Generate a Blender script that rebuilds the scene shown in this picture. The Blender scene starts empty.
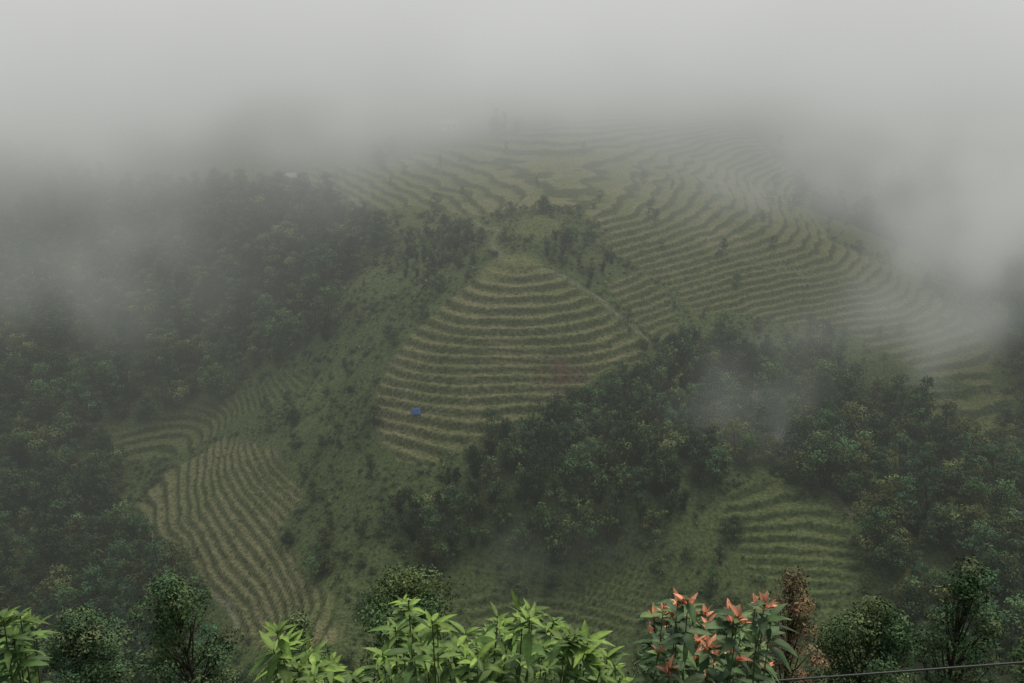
import bpy, numpy as np, math, random
from mathutils import Vector
rng=np.random.default_rng(7); random.seed(7)
scene=bpy.context.scene
# ------------------------------------------------------------------ helpers
def parse(s,n): 
    a=[float(t) for t in s.replace(',',' ').split()]
    return np.array(a).reshape(-1,n)
def link(o,parent=None):
    scene.collection.objects.link(o)
    if parent: o.parent=parent
    return o
def empty(name,loc=(0,0,0)):
    e=bpy.data.objects.new(name,None); e.location=loc; return link(e)
def mesh_np(name,V,F,cols=None,smooth=False,mats=(),midx=None):
    me=bpy.data.meshes.new(name); V=np.asarray(V,np.float32)
    me.vertices.add(len(V)); me.vertices.foreach_set('co',V.ravel())
    k=F.shape[1]; ls=np.arange(len(F),dtype=np.int32)*k; fl=F.ravel().astype(np.int32)
    me.loops.add(len(fl)); me.loops.foreach_set('vertex_index',fl)
    me.polygons.add(len(ls)); me.polygons.foreach_set('loop_start',ls)
    if midx is not None: me.polygons.foreach_set('material_index',np.asarray(midx,np.int32))
    me.update(calc_edges=True)
    if smooth: me.polygons.foreach_set('use_smooth',np.ones(len(ls),bool))
    if cols is not None:
        a=me.color_attributes.new('Col','FLOAT_COLOR','POINT')
        c=np.ones((len(V),4),np.float32); c[:,:3]=cols; a.data.foreach_set('color',c.ravel())
    for m in mats: me.materials.append(m)
    return me
class Geo:
    def __init__(s): s.V=[];s.F=[];s.C=[];s.M=[];s.n=0
    def add(s,V,F,C,m=0):
        V=np.asarray(V,float);F=np.asarray(F,int);C=np.asarray(C,float)
        if C.ndim==1: C=np.tile(C,(len(V),1))
        s.V.append(V);s.F.append(F+s.n);s.C.append(C);s.M.append(np.full(len(F),m));s.n+=len(V)
    def mesh(s,name,mats,smooth=False):
        return mesh_np(name,np.concatenate(s.V),np.concatenate(s.F),np.concatenate(s.C),smooth,mats,np.concatenate(s.M))
def unit(v): return v/(np.linalg.norm(v,axis=-1,keepdims=True)+1e-9)
def leaves(cen,nor,L,Wd,R=rng,axis=None):
    n=len(cen); nor=unit(nor)
    r=R.normal(size=(n,3)) if axis is None else axis+R.normal(size=(n,3))*0.25
    a=unit(r-nor*(r*nor).sum(1,keepdims=True)); b=np.cross(nor,a)
    L=np.broadcast_to(L,(n,))[:,None]/2; Wd=np.broadcast_to(Wd,(n,))[:,None]/2
    V=np.stack([cen-a*L,cen+b*Wd-a*L*0.1,cen+a*L,cen-b*Wd+a*L*0.1],1).reshape(-1,3)
    return V,np.arange(n*4).reshape(n,4)
def tube(g,pts,rad,col,m=0,k=6):
    pts=np.asarray(pts,float); n=len(pts); d=unit(np.gradient(pts,axis=0))
    ref=np.array([0.3,0.9,0.2]); a=unit(np.cross(d,ref)); b=np.cross(d,a)
    th=np.arange(k)/k*2*np.pi
    V=(pts[:,None]+ (a[:,None]*np.cos(th)[None,:,None]+b[:,None]*np.sin(th)[None,:,None])*np.asarray(rad,float)[:,None,None]).reshape(-1,3)
    i=np.arange(n*k).reshape(n,k); j=np.roll(i,-1,1)
    F=np.stack([i[:-1],j[:-1],j[1:],i[1:]],-1).reshape(-1,4); g.add(V,F,col,m)
def vnoise(x,y,s,seed=0):
    r=np.random.default_rng(seed+100); T=r.random((256,256))
    x=np.asarray(x)/s;y=np.asarray(y)/s; xi=np.floor(x).astype(int);yi=np.floor(y).astype(int)
    fx=x-xi;fy=y-yi;fx=fx*fx*(3-2*fx);fy=fy*fy*(3-2*fy)
    g=lambda a,b:T[a%256,b%256]
    return ((g(xi,yi)*(1-fx)+g(xi+1,yi)*fx)*(1-fy)+(g(xi,yi+1)*(1-fx)+g(xi+1,yi+1)*fx)*fy)*2-1
def fbm(x,y,s,seed=0,o=4):
    v=0;a=1;t=0
    for k in range(o): v=v+a*vnoise(x+k*31.7,y-k*17.3,s/2**k,seed+k);t+=a;a*=.5
    return v/t
def sstep(a,b,x):
    t=np.clip((x-a)/(b-a),0,1); return t*t*(3-2*t)
def sdist(x,y,poly):   # + inside
    x=np.asarray(x,float);y=np.asarray(y,float)
    d=np.full(x.shape,1e9); ins=np.zeros(x.shape,bool); n=len(poly)
    for i in range(n):
        ax,ay=poly[i];bx,by=poly[(i+1)%n];ex,ey=bx-ax,by-ay
        t=np.clip(((x-ax)*ex+(y-ay)*ey)/(ex*ex+ey*ey+1e-9),0,1)
        d=np.minimum(d,np.hypot(x-ax-t*ex,y-ay-t*ey))
        c=((ay>y)!=(by>y))&(x<(bx-ax)*(y-ay)/((by-ay) if by!=ay else 1e-9)+ax); ins^=c
    return np.where(ins,d,-d)
def pdist(x,y,line):
    d=np.full(np.shape(x),1e9)
    for (ax,ay),(bx,by) in zip(line[:-1],line[1:]):
        ex,ey=bx-ax,by-ay;t=np.clip(((x-ax)*ex+(y-ay)*ey)/(ex*ex+ey*ey),0,1)
        d=np.minimum(d,np.hypot(x-ax-t*ex,y-ay-t*ey))
    return d
# ------------------------------------------------------------------ terrain heights (metres)
C=parse('''-1,261,45 -5,283,49 10,282,54 -21,206,16 34,245,30 -33,241,30 7,218,22
-13,239,36 12,239,36 -45,256,20 10,191,14 10,184,3 10,169,-6 9,155,-9
-148,340,12 -144,252,-4 -99,269,-9 -102,188,-20 -108,328,16 -74,338,31
-87,404,39 -181,432,29 -23,359,48 49,455,56 88,365,43 109,309,32 56,288,38
136,270,16 84,274,24 211,409,8 90,219,12 51,222,16 30,191,14 61,184,8 90,177,8
94,161,-2 56,162,-3 -68,242,4 -51,211,3 -37,166,1 -30,155,2 -98,238,-12
-70,190,-11 -54,173,-9 -47,238,17 -28,191,9 -19,172,-1 -92,305,6 -48,280,31
-23,305,43 26,281,46 50,262,28 24,261,40 -125,278,0
-420,300,60 -400,500,90 -200,560,80 0,600,95 200,560,75 420,500,70 420,300,30 0,850,200 -400,850,220 400,850,220
-350,150,20 350,150,30 -120,130,-16 0,130,-10 120,130,-6''',3)
def tps_fit(P):
    n=len(P); X=P[:,:2]/100; d2=((X[:,None]-X[None])**2).sum(-1); K=0.5*d2*np.log(d2+1e-12)+np.eye(n)*0.0005
    Q=np.c_[np.ones(n),X]; A=np.block([[K,Q],[Q.T,np.zeros((3,3))]])
    return np.linalg.solve(A,np.r_[P[:,2],0,0,0])
W=tps_fit(C)
def base_z(x,y):
    X=x/100;Y=y/100; z=W[-3]+W[-2]*X+W[-1]*Y
    for i in range(len(C)):
        d2=(X-C[i,0]/100)**2+(Y-C[i,1]/100)**2; z=z+W[i]*0.5*d2*np.log(d2+1e-12)
    near=118.2-0.84*y
    b=sstep(84,128,y); z=z*b+near*(1-b)
    z=z+1.0*fbm(x,y,34,3)*sstep(20,150,y)+0.45*fbm(x,y,11,9)*sstep(20,150,y)
    return z
TER=[('T1','-4,265 6,262 20,255 33,246 33,240 12,223 -3,215 -19,205 -27,209 -35,222 -33,231 -26,241 -14,254',1.75,0),
('T2','26,264 38,279 45,271 43,254 39,250 30,258',1.4,.15),
('T3','-92,431 -55,415 -5,433 63,497 103,503 124,445 110,336 138,314 142,278 131,254 115,261 100,277 72,275 53,272 39,281 24,285 32,293 15,311 -10,318 -33,348 -56,358 -82,401',1.25,.30),
('T4','-84,258 -67,239 -50,213 -56,202 -37,174 -34,159 -43,159 -63,185 -77,205 -100,230 -97,250',1.15,.3),
('T5','48,194 61,202 71,188 73,176 64,171 52,176 43,185',1.1,.97),
('T6','-119,268 -97,285 -61,267 -57,258 -79,265 -111,257',1.3,.9),
('T7','101,252 136,251 123,216 110,227',1.2,.7),
('T8','-13,177 27,180 30,172 18,168 -6,170',1.2,.95)]
TER=[(a,parse(b,2),h,q) for a,b,h,q in TER]
FOR={k:parse(v,2) for k,v in dict(
F1='-215,470 -175,440 -97,411 -59,355 -37,318 -56,292 -49,264 -85,287 -113,266 -106,231 -76,202 -54,150 -60,128 -420,100 -420,560 -215,560',
F2='-7,210 11,214 32,230 47,260 59,268 65,262 54,240 45,215 46,196 38,186 27,183 10,184 -3,183 -20,180 -23,193 -9,201',
F3='47,228 58,250 82,265 94,240 131,231 142,250 150,300 160,400 200,560 430,560 430,100 97,128 74,150 76,170 75,190 62,209 49,206',
F4='-37,323 -10,304 -9,268 -32,276',F5='6,268 17,280 33,277 23,262 12,261',
F6='64,372 88,360 78,388 60,392',F7='108,400 128,440 122,392 112,360').items()}
PATHS=[parse(p,2) for p in ('-1,264 -4,272 -6,280 -4,288 -9,298 -12,312','-68,192 -62,186 -59,180 -60,172 -64,166','66,205 72,198 74,190','8,262 23,257 36,248')]
def field(x,y,full=False):
    z=base_z(x,y); out=z.copy(); mask=np.zeros_like(z); fr=np.zeros_like(z); gq=np.zeros_like(z); edge=1.6*fbm(x,y,7,40,2)
    for k,(nm,poly,h,q) in enumerate(TER):
        m=sstep(-1.6,0.8,sdist(x,y,poly)+edge)
        if not (m>0).any(): continue
        n=0.38*fbm(x,y,13,60+k,3)+0.6*fbm(x,y,55,70+k,2)
        t=z/h+n; fl=np.floor(t); f=t-fl
        zt=(fl+sstep(0.66,1.0,f)-n)*h+0.16*np.exp(-((f-0.06)/0.07)**2)
        out=out*(1-m)+zt*m; fr=np.where(m>mask,f,fr); gq=np.where(m>mask,q,gq); mask=np.maximum(mask,m)
    out=out+(1-mask)*0.25*fbm(x,y,3.2,91,2)*sstep(100,150,y)
    return (out,mask,fr,gq) if full else (out,mask,fr,z)
def axis(segs):
    a=[]
    for s,e,d in segs: a+=list(np.arange(s,e,d))
    return np.array(a+[segs[-1][1]])
xs=axis([(-620,-220,12),(-220,-116,2.5),(-116,146,0.62),(146,220,2.5),(220,640,12)])
ys=axis([(-60,130,4),(130,150,1.5),(150,300,0.55),(300,500,1.1),(500,920,9)])
X,Y=np.meshgrid(xs,ys); Z,MK,FR,GQ=field(X,Y,True)
gr=np.array([.082,.112,.042]); gr2=np.array([.130,.155,.058]); straw=np.array([.235,.215,.105]); strawg=np.array([.165,.178,.068])
riser=np.array([.080,.098,.038]); lip=np.array([.28,.26,.14]); soil=np.array([.14,.090,.060]); dirt=np.array([.28,.26,.18])
def mix(a,b,t): t=t[...,None] if np.ndim(t) else t; return a*(1-t)+b*t
n1=fbm(X,Y,14,11)*.5+.5; n2=fbm(X,Y,3,12,3)*.5+.5; n3=fbm(X,Y,40,13,3)*.5+.5; n4=fbm(X,Y,9,17,3)*.5+.5
ground=mix(gr,gr2,np.clip(n1*.9+n2*.6-.25,0,1))
tread=mix(straw,strawg,np.clip((n3-.35)*2.2+(n4-.5)*2.2+.18,0,1))
rs=sstep(.54,.78,FR+.18*(n2-.5)+.24*(n4-.5))*(1-sstep(.93,1.0,FR))
tc=mix(tread,riser,rs*.92); tc=mix(tc,lip,np.exp(-((FR-.07)/.09)**2)*.45*(n4>.38))
tc=mix(tc,mix(gr2,gr*.8,rs),np.clip(GQ+.25*(n4-.5),0,1))
col=mix(ground,tc,MK)
bp=sstep(1.2,.2,np.hypot((X-13)/6.5,(Y-230)/4.5)+1.1*(n2-.5)+.9*(n4-.5)); col=mix(col,soil,bp*.8)
for p in PATHS: col=mix(col,dirt,sstep(1.2,.3,pdist(X,Y,p)+.8*(n2-.5))*.45)
top=sstep(1.05,.75,np.hypot((X-0)/9,(Y-263)/5.5)+.2*(n2-.5)); col=mix(col,np.array([.19,.195,.075]),top*.8)
top=sstep(1.1,.7,np.hypot((X-8)/9,(Y-281)/7)+.3*(n2-.5)); col=mix(col,np.array([.14,.165,.06]),top*.7)
i=np.arange(X.size).reshape(X.shape)
Fq=np.stack([i[:-1,:-1],i[:-1,1:],i[1:,1:],i[1:,:-1]],-1).reshape(-1,4)
# ------------------------------------------------------------------ materials
def newmat(name):
    m=bpy.data.materials.new(name); m.use_nodes=True; m.node_tree.nodes.clear(); return m,m.node_tree.nodes,m.node_tree.links
def ground_mat():
    m,N,L=newmat('hillside_ground'); o=N.new('ShaderNodeOutputMaterial'); d=N.new('ShaderNodeBsdfDiffuse')
    a=N.new('ShaderNodeAttribute');a.attribute_name='Col'; g=N.new('ShaderNodeNewGeometry')
    n=N.new('ShaderNodeTexNoise');n.inputs['Scale'].default_value=1.3;n.inputs['Detail'].default_value=2;n.inputs['Roughness'].default_value=.7
    L.new(g.outputs['Position'],n.inputs['Vector'])
    r=N.new('ShaderNodeMapRange');r.inputs[1].default_value=.3;r.inputs[2].default_value=.7;r.inputs[3].default_value=.5;r.inputs[4].default_value=1.5
    L.new(n.outputs[0],r.inputs[0])
    v=N.new('ShaderNodeVectorMath');v.operation='SCALE';L.new(a.outputs['Color'],v.inputs[0]);L.new(r.outputs[0],v.inputs['Scale'])
    L.new(v.outputs[0],d.inputs[0]);L.new(d.outputs[0],o.inputs[0]);return m
def leaf_mat(name,transl=0.0,rand=0.5,gloss=False,gain=1.2):
    m,N,L=newmat(name); o=N.new('ShaderNodeOutputMaterial'); a=N.new('ShaderNodeAttribute');a.attribute_name='Col'
    oi=N.new('ShaderNodeObjectInfo'); r=N.new('ShaderNodeMapRange'); r.inputs[3].default_value=gain*(1-rand); r.inputs[4].default_value=gain*(1+rand)
    L.new(oi.outputs['Random'],r.inputs[0])
    v=N.new('ShaderNodeVectorMath');v.operation='SCALE';L.new(a.outputs['Color'],v.inputs[0]);L.new(r.outputs[0],v.inputs['Scale'])
    if gloss:
        g=N.new('ShaderNodeNewGeometry');n=N.new('ShaderNodeTexNoise');n.inputs['Scale'].default_value=40;L.new(g.outputs['Position'],n.inputs['Vector'])
        r2=N.new('ShaderNodeMapRange');r2.inputs[3].default_value=.5;r2.inputs[4].default_value=1.5;L.new(n.outputs[0],r2.inputs[0])
        v2=N.new('ShaderNodeVectorMath');v2.operation='SCALE';L.new(v.outputs[0],v2.inputs[0]);L.new(r2.outputs[0],v2.inputs['Scale']);v=v2
        d=N.new('ShaderNodeBsdfPrincipled');d.inputs['Roughness'].default_value=.55;d.inputs['Specular IOR Level'].default_value=.22
    else: d=N.new('ShaderNodeBsdfDiffuse')
    L.new(v.outputs[0],d.inputs[0])
    if transl>0:
        t=N.new('ShaderNodeBsdfTranslucent');L.new(v.outputs[0],t.inputs[0]);x=N.new('ShaderNodeMixShader');x.inputs[0].default_value=transl
        L.new(d.outputs[0],x.inputs[1]);L.new(t.outputs[0],x.inputs[2]);L.new(x.outputs[0],o.inputs[0])
    else: L.new(d.outputs[0],o.inputs[0])
    return m
def plain(name,c,rough=.8,nscale=8,amt=.3):
    m,N,L=newmat(name);o=N.new('ShaderNodeOutputMaterial');d=N.new('ShaderNodeBsdfPrincipled');d.inputs['Roughness'].default_value=rough
    t=N.new('ShaderNodeTexCoord');n=N.new('ShaderNodeTexNoise');n.inputs['Scale'].default_value=nscale;L.new(t.outputs['Object'],n.inputs['Vector'])
    r=N.new('ShaderNodeMix');r.data_type='RGBA';r.inputs[6].default_value=(*[k*(1-amt) for k in c],1);r.inputs[7].default_value=(*[k*(1+amt) for k in c],1)
    L.new(n.outputs[0],r.inputs[0]);L.new(r.outputs[2],d.inputs[0]);L.new(d.outputs[0],o.inputs[0]);return m
M_ground=ground_mat(); M_leaf=leaf_mat('foliage'); M_bark=leaf_mat('bark',rand=.2,gain=1.); M_near=leaf_mat('young_leaf',transl=.3,rand=.05,gloss=True,gain=.92)
M_tree=leaf_mat('crown_leaf',rand=.1,gain=.95)
terrain=link(bpy.data.objects.new('terrain',mesh_np('terrain',np.c_[X.ravel(),Y.ravel(),Z.ravel()],Fq,col.reshape(-1,3),True,[M_ground])))
# ------------------------------------------------------------------ plant forms
bark=np.array([.09,.075,.055])
def lobed(g,lob,leafsize,nleaf,colr,R):
    for c,r in lob:
        n=max(8,int(nleaf*r*r)); d=unit(R.normal(size=(n,3))); d[:,2]=np.where(d[:,2]<-.35,-d[:,2],d[:,2])
        ph=R.random(3)*6.28; bump=1+.22*np.sin(d[:,0]*5+ph[0])*np.sin(d[:,1]*5+ph[1])+.12*np.sin(d[:,2]*9+ph[2])
        rr=r*(.62+.5*R.random(n)**.7)*bump; p=c+d*rr[:,None]*np.array([1,1,.72])
        nr=d+R.normal(size=(n,3))*.5; nr[:,2]+=.35
        V,F=leaves(p,nr,leafsize*(.6+.8*R.random(n)),leafsize*.55*(.6+.8*R.random(n)),R)
        tone=(.6+.8*R.random())*(.40+.9*np.clip(d[:,2]*.5+.5,0,1))*(.65+.7*R.random(n))  # shading put into leaf colour: lobe tops lighter, undersides darker, plus random tone
        cc=colr*np.array([1+.14*R.normal(),1,1])
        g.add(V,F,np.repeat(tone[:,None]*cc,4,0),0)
def tree_form(seed,h=10,w=7,leaf=.52,dens=42,nl=17,colr=(.074,.110,.044),conic=0.,bare=.22,lr=1.2):
    R=np.random.default_rng(seed); g=Geo(); colr=np.array(colr)
    sway=R.normal(size=2)*h*.05
    tp=np.array([[sway[0]*t*t,sway[1]*t*t,h*.88*t-.4] for t in np.linspace(0,1,8)])
    tube(g,tp,np.linspace(h*.014+.05,.04,8),bark*.8,1,5)
    lob=[]
    for k in range(nl):
        t=bare+(1-bare)*((k+.5+R.normal()*.5)/nl); t=min(max(t,bare),1.02)
        prof=math.sin(math.pi*min(1,max(0,(t-bare)/(1-bare))*.80+.2))**.7*(1-conic)+conic*(1.12-(t-bare)/(1-bare))
        a=k*2.4+R.normal()*.6; rad=w/2*max(.1,prof)*(.25+.7*R.random())
        c=np.array([math.cos(a)*rad+sway[0]*t*t,math.sin(a)*rad+sway[1]*t*t,h*t-.8*R.random()])
        r=w*(.10+.14*R.random())*(1-.45*conic*t)*lr; lob.append((c,r))
        s=tp[min(7,int(max(.15,t-.22)*8))]; mid=(s+c)/2+np.array([0,0,-.05*h*R.random()])
        tube(g,[s,mid,c],[h*.005+.02,h*.004+.012,.015],bark*.7,1,4)
    lobed(g,lob,leaf,dens,colr,R); return g
def bamboo_form(seed,h=11,colr=(.088,.125,.048)):
    R=np.random.default_rng(seed); g=Geo(); colr=np.array(colr)
    for k in range(13):
        a=R.random()*6.28; hh=h*(.60+.42*R.random()); out=(.10+.32*R.random())*hh; b=np.array([math.cos(a),math.sin(a),0])
        t=np.linspace(0,1,7); P=b[None]*(R.random()*.8+out*t[:,None]**2.4); P[:,2]=hh*(t-.20*t**4)-.3
        tube(g,P,np.linspace(.06,.015,7),np.array([.10,.12,.04]),1,3)
        n=68; tt=.16+.84*R.random(n)**.8; q=b[None]*(out*tt[:,None]**2.4); q[:,2]=hh*(tt-.20*tt**4)
        sp=.32+.9*np.sin(np.pi*np.clip(tt,0,1))**.8; dd=R.normal(size=(n,3))*sp[:,None]*.55; dd[:,2]-=.2
        ax=unit(dd+np.array([0,0,-.5])); nr=unit(dd)+np.array([0,0,.8])+R.normal(size=(n,3))*.4
        V,F=leaves(q+dd,nr,.95*(.7+.6*R.random(n)),.34,R,axis=ax)
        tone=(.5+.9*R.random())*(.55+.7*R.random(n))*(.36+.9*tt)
        g.add(V,F,np.repeat(tone[:,None]*colr,4,0),0)
    return g
def shrub_form(seed,r=1.1,colr=(.085,.122,.045)):
    R=np.random.default_rng(seed); g=Geo(); lob=[]
    for k in range(6):
        a=R.random()*6.28; d=r*.8*R.random(); c=np.array([math.cos(a)*d,math.sin(a)*d,r*(.25+.8*R.random())]); lob.append((c,r*(.3+.3*R.random())))
        tube(g,[[0,0,-.3],c*.6,c],[.05,.03,.015],bark,1,3)
    lobed(g,lob,.36,62,np.array(colr),R); return g
def tuft_form(seed,h=.6,colr=(.18,.168,.08),n=16,sp=.5):
    R=np.random.default_rng(seed); g=Geo(); a=R.random(n)*6.28; b=np.c_[np.cos(a),np.sin(a),np.zeros(n)]; o=R.normal(size=(n,3))*sp;o[:,2]=-.08
    hh=h*(.6+.6*R.random(n))[:,None]; s=np.cross(b,[0,0,1])*.06; tip=o+b*hh*.55+np.array([0,0,1])*hh; mid=o+b*hh*.18+np.array([0,0,.62])*hh
    V=np.stack([o-s,o+s,mid+s*.8,tip],1).reshape(-1,3); tone=(.7+.6*R.random(n))
    g.add(V,np.arange(n*4).reshape(n,4),np.repeat(tone[:,None]*np.array(colr),4,0),0); return g
def coll(name,forms,mats):
    c=bpy.data.collections.new(name)
    for k,g in enumerate(forms):
        o=bpy.data.objects.new('%s_form_%02d'%(name,k),g.mesh('%s_form_%02d'%(name,k),mats)); c.objects.link(o)
    return c
def new_gn(name):
    ng=bpy.data.node_groups.new(name,'GeometryNodeTree'); ng.interface.new_socket('Geometry',in_out='INPUT',socket_type='NodeSocketGeometry'); ng.interface.new_socket('Geometry',in_out='OUTPUT',socket_type='NodeSocketGeometry'); return ng
def scatter(name,pts,scl,idx,col_,tilt=.08):
    n=len(pts); me=bpy.data.meshes.new(name); me.vertices.add(n); me.vertices.foreach_set('co',np.asarray(pts,np.float32).ravel())
    rot=np.c_[rng.normal(size=(n,2))*tilt,rng.random(n)*6.283]
    for nm,ty,dat,key in (('rot','FLOAT_VECTOR',rot,'vector'),('scl','FLOAT',scl,'value'),('idx','INT',idx,'value')):
        a=me.attributes.new(nm,ty,'POINT'); a.data.foreach_set(key,np.asarray(dat,np.int32 if ty=='INT' else np.float32).ravel())
    o=link(bpy.data.objects.new(name,me)); ng=new_gn(name)
    N=ng.nodes.new; gi=N('NodeGroupInput');go=N('NodeGroupOutput');ip=N('GeometryNodeInstanceOnPoints');ci=N('GeometryNodeCollectionInfo')
    ci.inputs['Collection'].default_value=col_; ci.inputs['Separate Children'].default_value=True; ci.inputs['Reset Children'].default_value=True
    ng.links.new(gi.outputs[0],ip.inputs['Points']); ng.links.new(ci.outputs[0],ip.inputs['Instance']); ip.inputs['Pick Instance'].default_value=True
    for nm,ty,s in (('rot','FLOAT_VECTOR','Rotation'),('scl','FLOAT','Scale'),('idx','INT','Instance Index')):
        q=N('GeometryNodeInputNamedAttribute'); q.data_type=ty; q.inputs['Name'].default_value=nm; ng.links.new(q.outputs['Attribute'],ip.inputs[s])
    ng.links.new(ip.outputs[0],go.inputs[0]); md=o.modifiers.new('scatter','NODES'); md.node_group=ng; return o
tc_=coll('broadleaf',[tree_form(1,9.5,7.5),tree_form(2,11,7,colr=(.060,.096,.044)),tree_form(3,8,7.5,colr=(.098,.130,.048)),tree_form(4,12,6.5,colr=(.054,.088,.044),conic=.5),
   tree_form(5,7.5,6,colr=(.112,.138,.055)),tree_form(6,10,8.5,colr=(.068,.104,.046),nl=20)],[M_leaf,M_bark])
bc_=coll('bamboo',[bamboo_form(11),bamboo_form(12,12,(.068,.104,.044)),bamboo_form(13,9,(.105,.14,.05)),bamboo_form(14,10.5,(.058,.094,.041))],[M_leaf,M_bark])
sc_=coll('shrub',[shrub_form(21),shrub_form(22,.8,(.105,.14,.048)),shrub_form(23,1.5,(.070,.105,.043)),shrub_form(24,1.0,(.135,.16,.062))],[M_leaf,M_bark])
gc_=coll('grass_tuft',[tuft_form(31),tuft_form(32,.5,(.22,.20,.10)),tuft_form(33,.7,(.080,.104,.038)),tuft_form(34,.6,(.11,.13,.048))],[M_leaf,M_bark])
def jit(x0,x1,y0,y1,s):
    gx,gy=np.meshgrid(np.arange(x0,x1,s),np.arange(y0,y1,s)); gx=gx+rng.uniform(-.48,.48,gx.shape)*s; gy=gy+rng.uniform(-.48,.48,gy.shape)*s
    return gx.ravel(),gy.ravel()
def infor(x,y,k,soft=2.5): return sdist(x,y,FOR[k])+soft*fbm(x,y,12,5,2)>0
inview=lambda x,y:(np.abs(x)<y*.60+30)
x,y=jit(-300,330,128,460,5.0)
f=infor(x,y,'F1')|infor(x,y,'F3')|infor(x,y,'F6',6)|infor(x,y,'F7',6)|((fbm(x,y,30,50,2)>.28)&(y>380)&(x>-60))
f&=inview(x,y); x,y=x[f],y[f]
z,mk,fr,zs=field(x,y); keep=(mk<.25)&(rng.random(len(x))<.93); x,y,z=x[keep],y[keep],z[keep]
sc=rng.uniform(.55,1.25,len(x))*(1-.25*(y>330)*(x>-60)*(x<140))
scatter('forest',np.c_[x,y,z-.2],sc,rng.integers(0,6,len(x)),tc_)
n_for=len(x)
x,y=jit(-60,70,176,330,3.6)
f=infor(x,y,'F2',3)|infor(x,y,'F4',2)|(infor(x,y,'F5',1.5)&(rng.random(len(x))<.8))
z,mk,fr,zs=field(x,y); keep=f&(mk<.3); x,y,z=x[keep],y[keep],z[keep]
b=rng.random(len(x))<.6
hs=np.where(y>257,.42,.88)
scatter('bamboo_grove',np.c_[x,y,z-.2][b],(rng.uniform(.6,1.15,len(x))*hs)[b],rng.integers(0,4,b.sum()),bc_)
scatter('woodland',np.c_[x,y,z-.2][~b],(rng.uniform(.6,1.05,len(x))*hs)[~b],rng.integers(0,6,(~b).sum()),tc_)
x,y=jit(-280,300,135,400,11); f=(infor(x,y,'F1')|infor(x,y,'F3'))&inview(x,y); z,mk,fr,zs=field(x,y); keep=f&(mk<.2)&(rng.random(len(x))<.6)
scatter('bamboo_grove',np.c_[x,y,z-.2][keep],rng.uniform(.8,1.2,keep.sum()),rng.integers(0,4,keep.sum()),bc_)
x,y=jit(-130,150,135,340,1.8); z,mk,fr,zs=field(x,y)
cl=fbm(x,y,9,33,3); open_=(mk<.35)&(rng.random(len(x))<np.clip(.5+1.2*cl,.08,.95))
dp=np.min([pdist(x,y,p) for p in PATHS],0); tp_=np.minimum(np.hypot((x)/10,(y-263)/7),np.hypot((x-8)/8,(y-281)/6))
f=open_&(dp>1.2)&(tp_>1)&~(infor(x,y,'F1')&(rng.random(len(x))<.88))&~infor(x,y,'F3')&~(infor(x,y,'F2'))
x,y,z,cl=x[f],y[f],z[f],cl[f]
scatter('shrub_thicket',np.c_[x,y,z-.1],rng.uniform(.35,.95,len(x))*(1+.6*np.clip(cl,-.5,1)),rng.integers(0,4,len(x)),sc_)
n_sh=len(x)
x,y=jit(-120,140,150,420,7.5); z,mk,fr,zs=field(x,y); f=((mk<.3)&(rng.random(len(x))<.42))|((mk>.5)&((y>285)|(x>40))&(rng.random(len(x))<.09)); f&=np.hypot((x-4)/12,(y-270)/14)>1
scatter('hillside_trees',np.c_[x,y,z-.2][f],rng.uniform(.2,.6,f.sum()),rng.integers(0,6,f.sum()),tc_)
x,y=jit(-115,145,155,300,1.8); z,mk,fr,zs=field(x,y); f=(mk>.5)&(rng.random(len(x))<np.where(fr>.55,.8,.25)); x,y,z,fr=x[f],y[f],z[f],fr[f]
ix=np.where(fr>.56,rng.integers(2,4,len(x)),rng.integers(0,2,len(x)))
scatter('terrace_grass',np.c_[x,y,z],rng.uniform(.4,1.0,len(x)),ix,gc_,.2)
# ------------------------------------------------------------------ individual trees on the near slope
def gz(x,y): return float(field(np.array([float(x)]),np.array([float(y)]))[0][0])
for (x,y,h,w_,c,cn,sd) in [(-29,75,16.8,10,(.066,.102,.046),.5,101),(-9.5,75,14.8,11,(.080,.12,.047),.1,102),(32,76,13.8,10,(.07,.105,.047),.15,103),
    (40.5,76,17.0,8.5,(.064,.098,.045),.4,104),(24.8,74,14.8,6.5,(.15,.105,.06),.2,105),(47.5,72,14.4,8,(.078,.112,.046),.2,106),(-41,80,13.0,10,(.06,.095,.046),.2,107),
    (15,78,11.8,9,(.066,.105,.047),.2,108),(19.5,76,12.5,6,(.072,.108,.047),.3,109),(-20,77,11.5,7,(.07,.105,.047),.2,110)]:
    g=tree_form(sd,h,w_,.32,105,int(30+w_*1.5),c,cn,.25,.9)
    o=link(bpy.data.objects.new('tree',g.mesh('tree',[M_tree,M_bark]))); o.location=(x,y,gz(x,y)-.3)
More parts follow.
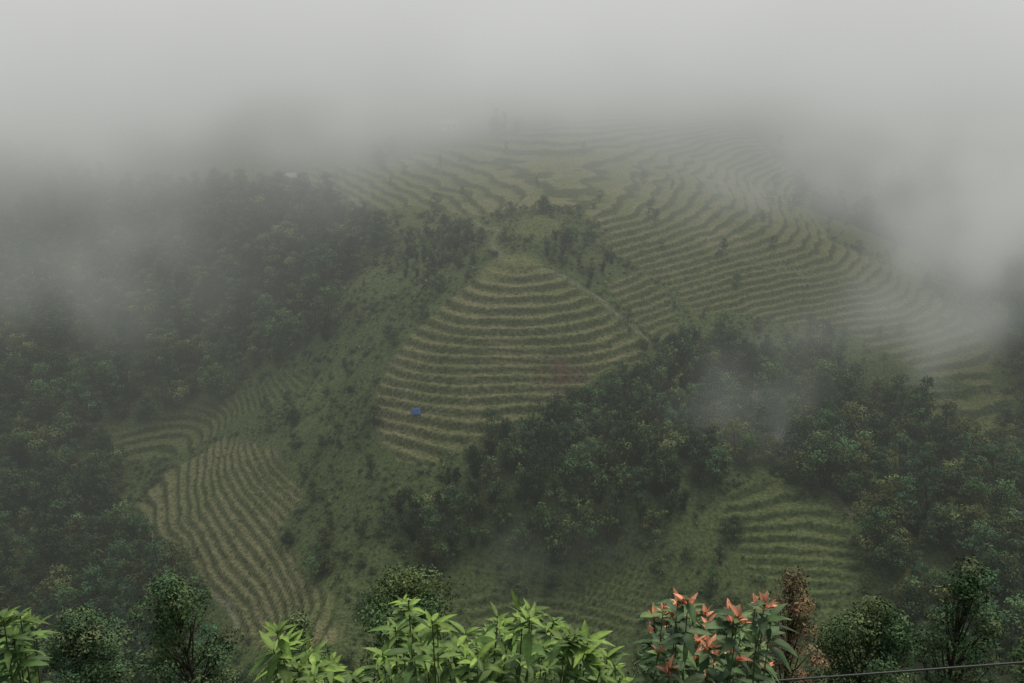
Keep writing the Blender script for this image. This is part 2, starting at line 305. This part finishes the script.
# ------------------------------------------------------------------ leafy bushes in front of the viewpoint
def blade(g,p,d,up,L,Wd,col,fold=.25,curl=.35,m=0,k=6,ov=0.):
    d=unit(np.asarray(d,float)); s=unit(np.cross(d,up)); n=np.cross(s,d); t=np.linspace(0,1,k)
    w=np.sin(np.pi*np.clip(t**(.85-ov)*.97+.015,0,1))**.9*Wd/2
    mid=p+d*L*t[:,None]-n*curl*L*(t[:,None]**2)
    l=mid-s*w[:,None]+n*fold*w[:,None]; r=mid+s*w[:,None]+n*fold*w[:,None]
    V=np.concatenate([l,mid,r]); i=np.arange(k-1); F=np.concatenate([np.stack([i,i+k,i+k+1,i+1],1),np.stack([i+k,i+2*k,i+2*k+1,i+k+1],1)])
    c=np.tile(np.array(col),(3*k,1)); c[k:2*k]*=1.3; g.add(V,F,c,m)
def bush(name,base,tips,leafL,leafW,young,old,seed,tipcol=None,ov=0.,n_whorl=9,along=30,tipfrac=1.):
    R=np.random.default_rng(seed); g=Geo(); base=np.array(base,float)
    for T in tips:
        T=np.array(T,float); b=base+np.array([R.normal()*.12,R.normal()*.12,0]); t=np.linspace(0,1,9)[:,None]
        mid=np.array([T[0]*.8+b[0]*.2,T[1]*.8+b[1]*.2,(b[2]+T[2])*.5]); P=(1-t)**2*b+2*t*(1-t)*mid+t*t*T
        P[1:-1]+=R.normal(size=(7,3))*.014
        tube(g,P,np.linspace(.010,.0028,9),np.array([.10,.10,.045]),1,5)
        dirT=unit(P[-1]-P[-3]); st=.3+.9*R.random(); tc1=tipcol is not None and R.random()<tipfrac; sz=.7+.4*R.random()
        for k in range(n_whorl+along):
            if k<n_whorl: pos=T-dirT*(.004+.05*R.random()); el=.1+1.1*R.random(); f=1
            else:
                u=R.random()**1.2*.45; q=(1-u)*8; i0=min(7,int(q)); pos=P[i0]+(P[i0+1]-P[i0])*(q-i0); el=-.3+.8*R.random(); f=0
            a=k*2.4+R.normal()*.4; d=np.array([math.cos(a),math.sin(a),el]); L=leafL*(.45+.7*R.random())*(.85 if f else 1.05)*sz
            yn=R.random()*.4+(.55*st if f else 0); c=np.array(old)*(1-yn)+np.array(young)*yn
            if tc1 and f and k<n_whorl*.75: c=np.array(tipcol)*(.6+.8*R.random()); L*=.75; d[2]+=1.1
            blade(g,pos,d,np.array([R.normal()*.2,R.normal()*.2,1.]),L,leafW*(.7+.5*R.random())*(L/leafL),c*(.5+.8*R.random()),.1+.3*R.random(),.05+.6*R.random(),ov=ov)
    o=link(bpy.data.objects.new(name,g.mesh(name,[M_near,M_bark],True))); return o
R=np.random.default_rng(5)
def tipset(x0,x1,zf,n,y0=3.7,y1=4.8,dz=.34):
    o=[]
    for k in range(n):
        u=(k+.5+R.uniform(-.9,.9))/n; yy=R.uniform(y0,y1); xx=x0+(x1-x0)*u; o.append((xx*yy/4.1,yy,120-(120-(zf(u)-R.random()**1.3*dz))*yy/4.1))
    return o
prof=lambda u: 116.91+.30*math.exp(-((u-.40)/.08)**2)+.22*math.exp(-((u-.72)/.16)**2)+.10*math.exp(-((u-.03)/.05)**2)-.12*math.exp(-((u-.22)/.08)**2)
bush('leafy_shrub',(-.35,4.2,114.6),tipset(-1.2,.55,prof,92,dz=.38),.128,.040,(.22,.32,.055),(.085,.15,.04),1)
bush('red_tipped_shrub',(1.0,4.3,114.6),tipset(.68,1.28,lambda u:117.17+.05*math.sin(u*9),42,dz=.44),.115,.048,(.15,.21,.065),(.065,.115,.042),2,tipcol=(.60,.25,.14),ov=.1,n_whorl=9,tipfrac=.75)
bush('leafy_shrub',(-2.6,4.2,114.6),tipset(-2.9,-2.32,lambda u:117.15-.05*u,28),.122,.037,(.18,.27,.05),(.07,.13,.037),3)
bush('leafy_shrub',(2.5,4.6,114.6),tipset(2.15,2.9,lambda u:116.58+.1*u,12),.12,.034,(.11,.17,.05),(.05,.10,.034),4)
# ------------------------------------------------------------------ cables, pole
M_blk=plain('cable_rubber',(.02,.02,.02),.6); M_conc=plain('concrete_pole',(.3,.29,.27),.9)
g=Geo(); t=np.linspace(0,1,50); xx=-16+42*t; zz=108.55+.09*(xx+16)+.35*((t-.5)**2*4-1)*.5+.18; tube(g,np.c_[xx,np.full(50,12.),zz],np.full(50,.016),np.array([.02]*3),0,6)
link(bpy.data.objects.new('power_cable',g.mesh('power_cable',[M_blk],True)))
for px in (-16,26):
    e=empty('utility_pole',(px,12.2,gz(px,12.2))); g=Geo(); top=108.9+.09*(px+16)-e.location.z+.4
    tube(g,[[0,0,-.5],[0,0,top]],[.15,.1],np.array([.3]*3),0,10); tube(g,[[-.0,-.5,top-.35],[0,.5,top-.35]],[.05,.05],np.array([.3]*3),0,6)
    o=bpy.data.objects.new('pole_and_crossarm',g.mesh('pole',[M_conc])); link(o,e)
# ------------------------------------------------------------------ farmhouses
M_wall=plain('limewash',(.55,.53,.48),.9,3,.15);M_roof=plain('roof_sheet',(.33,.34,.36),.6,2,.2);M_wood=plain('dark_wood',(.07,.05,.035),.8)
def box(V0,V1):
    a,b=np.array(V0,float),np.array(V1,float); V=np.array([[x,y,z] for x in (a[0],b[0]) for y in (a[1],b[1]) for z in (a[2],b[2])])
    return V,np.array([[0,1,3,2],[4,6,7,5],[0,4,5,1],[2,3,7,6],[0,2,6,4],[1,5,7,3]])
def house(x,y,rot,L=8,D=5,hh=3):
    e=empty('farmhouse',(x,y,gz(x,y)+.1)); e.rotation_euler=(0,0,rot)
    def part(nm,V,F,m):
        gg=Geo(); gg.add(V,F,np.array([.5]*3)); o=bpy.data.objects.new(nm,gg.mesh(nm,[m])); link(o,e)
    V,F=box((-L/2,-D/2,-2.5),(L/2,D/2,hh)); part('walls',V,F,M_wall)
    r=1.6; o_=.6
    V=np.array([[-L/2-o_,-D/2-o_,hh-.15],[L/2+o_,-D/2-o_,hh-.15],[L/2+o_,0,hh+r],[-L/2-o_,0,hh+r],[-L/2-o_,D/2+o_,hh-.15],[L/2+o_,D/2+o_,hh-.15]]);V=np.r_[V,V+[0,0,.12]]
    F=np.array([[0,1,2,3],[3,2,5,4],[6,9,8,7],[9,10,11,8],[0,6,7,1],[4,5,11,10],[0,3,9,6],[3,4,10,9],[1,7,8,2],[2,8,11,5]]); part('roof',V,F,M_roof)
    for s in (-1,1): part('gable',np.array([[s*L/2*.995,-D/2,hh],[s*L/2*.995,D/2,hh],[s*L/2*.995,.01,hh+r-.25],[s*L/2*.995,-.01,hh+r-.25]]),np.array([[0,1,2,3]]),M_wall)
    V,F=box((-.5,-D/2-.06,.0),(.5,-D/2+.02,2.1)); part('door',V,F,M_wood)
    for wx in (-L*.32,L*.32):
        V,F=box((wx-.5,-D/2-.05,1.),(wx+.5,-D/2+.02,2.)); part('window',V,F,M_wood)
house(-94,418,.4,5,3.5,2.4); house(-28,456,-.2,8,5,2.6); house(113,190,.9,8,5)
# ------------------------------------------------------------------ blue tarpaulin field shelter
M_blue=plain('blue_tarpaulin',(.05,.15,.36),.5,3,.25)
e=empty('tarpaulin_shelter',(-23,219,gz(-23,219)))
g=Geo(); nx,ny=17,15; uu,vv=np.meshgrid(np.linspace(-1,1,nx),np.linspace(-1,1,ny)); 
zz=1.65-1.25*np.abs(vv)**1.15-.15*np.abs(uu)**3+.09*np.sin(uu*7+vv*3)+.06*np.sin(vv*11-uu*4)+.1*(np.abs(uu)<.15); V=np.stack([uu*1.1+.05*np.sin(vv*6),vv*1.0+.06*np.sin(uu*8),zz],-1).reshape(-1,3)
i=np.arange(nx*ny).reshape(ny,nx); g.add(V,np.stack([i[:-1,:-1],i[:-1,1:],i[1:,1:],i[1:,:-1]],-1).reshape(-1,4),np.array([.5]*3)); o=bpy.data.objects.new('tarpaulin',g.mesh('tarpaulin',[M_blue],True)); link(o,e)
g=Geo()
for a in (-1.,1.):
    for b in (-.85,.85): tube(g,[[a,b,-.3],[a,b*.9,.5]],[.04,.03],np.array([.1]*3),0,5)
    tube(g,[[a,0,-.3],[a,0,1.5]],[.04,.035],np.array([.1]*3),0,5)
tube(g,[[-1.1,0,1.5],[1.1,0,1.5]],[.035,.035],np.array([.1]*3),0,5)
o=bpy.data.objects.new('bamboo_poles',g.mesh('bamboo_poles',[M_wood])); link(o,e)
# ------------------------------------------------------------------ mist: one self-glowing volume grid filling the valley, no scattering
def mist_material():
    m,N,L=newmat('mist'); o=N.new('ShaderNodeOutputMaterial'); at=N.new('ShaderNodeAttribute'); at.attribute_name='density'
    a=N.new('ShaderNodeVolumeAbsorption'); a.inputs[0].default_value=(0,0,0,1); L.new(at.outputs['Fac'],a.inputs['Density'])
    e=N.new('ShaderNodeEmission')  # mist glows by itself; emission stands in for scattered daylight
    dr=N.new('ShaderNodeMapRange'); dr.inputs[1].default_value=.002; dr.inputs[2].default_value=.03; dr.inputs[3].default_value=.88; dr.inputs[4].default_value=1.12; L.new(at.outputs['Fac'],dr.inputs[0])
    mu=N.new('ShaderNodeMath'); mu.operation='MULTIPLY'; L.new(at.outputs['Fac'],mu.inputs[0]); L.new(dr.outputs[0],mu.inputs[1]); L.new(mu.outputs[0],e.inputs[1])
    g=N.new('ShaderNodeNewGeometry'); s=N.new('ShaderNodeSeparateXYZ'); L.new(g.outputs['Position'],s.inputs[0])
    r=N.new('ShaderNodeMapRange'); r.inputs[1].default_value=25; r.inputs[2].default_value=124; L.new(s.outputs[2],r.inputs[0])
    x=N.new('ShaderNodeMix'); x.data_type='RGBA'; x.inputs[6].default_value=(.265,.285,.25,1); x.inputs[7].default_value=(.62,.625,.615,1); L.new(r.outputs[0],x.inputs[0]); L.new(x.outputs[2],e.inputs[0])  # glow colour brightens with height to imitate stronger light above
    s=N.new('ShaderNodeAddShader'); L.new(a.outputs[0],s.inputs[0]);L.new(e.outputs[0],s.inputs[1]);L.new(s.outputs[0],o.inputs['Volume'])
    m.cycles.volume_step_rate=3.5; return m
ng=new_gn('mist'); GN=ng.nodes.new; GL=ng.links.new
def gm(op,a,b=None,c=None):
    q=GN('ShaderNodeMath'); q.operation=op
    for j,v in enumerate((a,b,c)):
        if v is None: continue
        if isinstance(v,(int,float)): q.inputs[j].default_value=v
        else: GL(v,q.inputs[j])
    return q.outputs[0]
def gmr(v,a,b,c=0.,d=1.):
    q=GN('ShaderNodeMapRange'); q.interpolation_type='SMOOTHSTEP'; GL(v,q.inputs[0])
    for j,t in enumerate((a,b,c,d)): q.inputs[j+1].default_value=t
    return q.outputs[0]
def gn_noise(vec,scale,detail,out=0):
    q=GN('ShaderNodeTexNoise'); q.inputs['Scale'].default_value=scale; q.inputs['Detail'].default_value=detail; GL(vec,q.inputs['Vector']); return q.outputs[out]
def gv(op,a,b):
    q=GN('ShaderNodeVectorMath'); q.operation=op
    for j,v in enumerate((a,b)):
        if isinstance(v,tuple): q.inputs[j].default_value=v
        else: GL(v,q.inputs[j])
    return q.outputs['Value'] if op=='LENGTH' else q.outputs[0]
pos=GN('GeometryNodeInputPosition').outputs[0]; sp=GN('ShaderNodeSeparateXYZ'); GL(pos,sp.inputs[0]); px,py,pz=sp.outputs
nb=gm('SUBTRACT',gn_noise(pos,.011,2),.5); nm=gm('SUBTRACT',gn_noise(pos,.026,4),.5)
ze=gm('ADD',pz,gm('ADD',gm('MULTIPLY',nb,80.),gm('MULTIPLY',nm,80.)))
ze=gm('ADD',ze,gm('MULTIPLY',gmr(px,-80.,-210.),gmr(py,200.,330.,0.,28.)))
ze=gm('ADD',ze,gm('MULTIPLY',gmr(px,90.,165.),gmr(py,220.,310.,0.,14.)))
ze=gm('ADD',ze,gm('MULTIPLY',gm('SUBTRACT',py,330.),.13))
ze=gm('SUBTRACT',ze,gm('MULTIPLY',gm('MAXIMUM',gm('SUBTRACT',265.,py),0.),.30))
dens=gm('ADD',gm('ADD',gmr(ze,38.,88.,0.,.0046),gmr(ze,74.,128.,0.,.028)),.0010)
warp=gv('SUBTRACT',gn_noise(pos,.035,4,1),(.5,.5,.5)); wv=GN('ShaderNodeVectorMath'); wv.operation='SCALE'; GL(warp,wv.inputs[0]); wv.inputs['Scale'].default_value=62.; pw=gv('ADD',pos,wv.outputs[0])
tex=gmr(gn_noise(pos,.06,3),.35,.68,.15,1.9)
for c,r,a in [((150,296,54),(44,38,30),.055),((78,236,34),(22,14,16),.030),((58,212,22),(11,11,20),.026),((-138,300,32),(52,36,20),.015),((118,256,36),(34,18,14),.034),((15,172,4),(20,9,7),.006),((-60,400,62),(60,40,16),.010),((95,330,56),(40,30,14),.016)]:
    l=gv('LENGTH',gv('DIVIDE',gv('SUBTRACT',pw,tuple(float(t) for t in c)),tuple(float(t) for t in r)),(0.,0.,0.))
    dens=gm('ADD',dens,gm('MULTIPLY',gmr(l,1.25,0.,0.,a),tex))
vc=GN('GeometryNodeVolumeCube'); GL(dens,vc.inputs['Density']); vc.inputs['Background'].default_value=0.
vc.inputs['Min'].default_value=(-330,115,-30); vc.inputs['Max'].default_value=(330,563,154)
for nm_,v in (('Resolution X',83),('Resolution Y',57),('Resolution Z',24)): vc.inputs[nm_].default_value=v
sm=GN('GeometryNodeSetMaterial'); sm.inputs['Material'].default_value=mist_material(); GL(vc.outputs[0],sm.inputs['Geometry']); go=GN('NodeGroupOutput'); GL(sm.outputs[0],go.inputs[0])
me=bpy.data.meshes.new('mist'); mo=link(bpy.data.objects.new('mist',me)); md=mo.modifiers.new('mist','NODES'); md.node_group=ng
# ------------------------------------------------------------------ light, world, camera
el,az=math.radians(64),math.radians(35)
wd=bpy.data.worlds.new('World');scene.world=wd;wd.use_nodes=True;nt=wd.node_tree;bg=nt.nodes['Background'];sk=nt.nodes.new('ShaderNodeTexSky');sk.sky_type='NISHITA';sk.sun_disc=False
sk.sun_elevation=el;sk.sun_rotation=az;sk.dust_density=3;nt.links.new(sk.outputs[0],bg.inputs[0]);bg.inputs[1].default_value=.15
sl=bpy.data.lights.new('sun','SUN');sl.energy=3.0;sl.angle=math.radians(20);sl.color=(1,.97,.88);so=link(bpy.data.objects.new('sun',sl))
dv=Vector((math.sin(az)*math.cos(el),math.cos(az)*math.cos(el),math.sin(el)));so.rotation_euler=dv.to_track_quat('Z','Y').to_euler();so.location=(0,0,300)
cd=bpy.data.cameras.new('camera');cd.sensor_width=36;cd.lens=995/1024*36;cd.clip_end=4000;cd.clip_start=.1
co=link(bpy.data.objects.new('camera',cd));co.location=(0,0,120);co.rotation_euler=(math.radians(70),0,0);scene.camera=co
vs=scene.view_settings;vs.view_transform='Standard';vs.look='None';vs.exposure=0
print(n_for,n_sh)
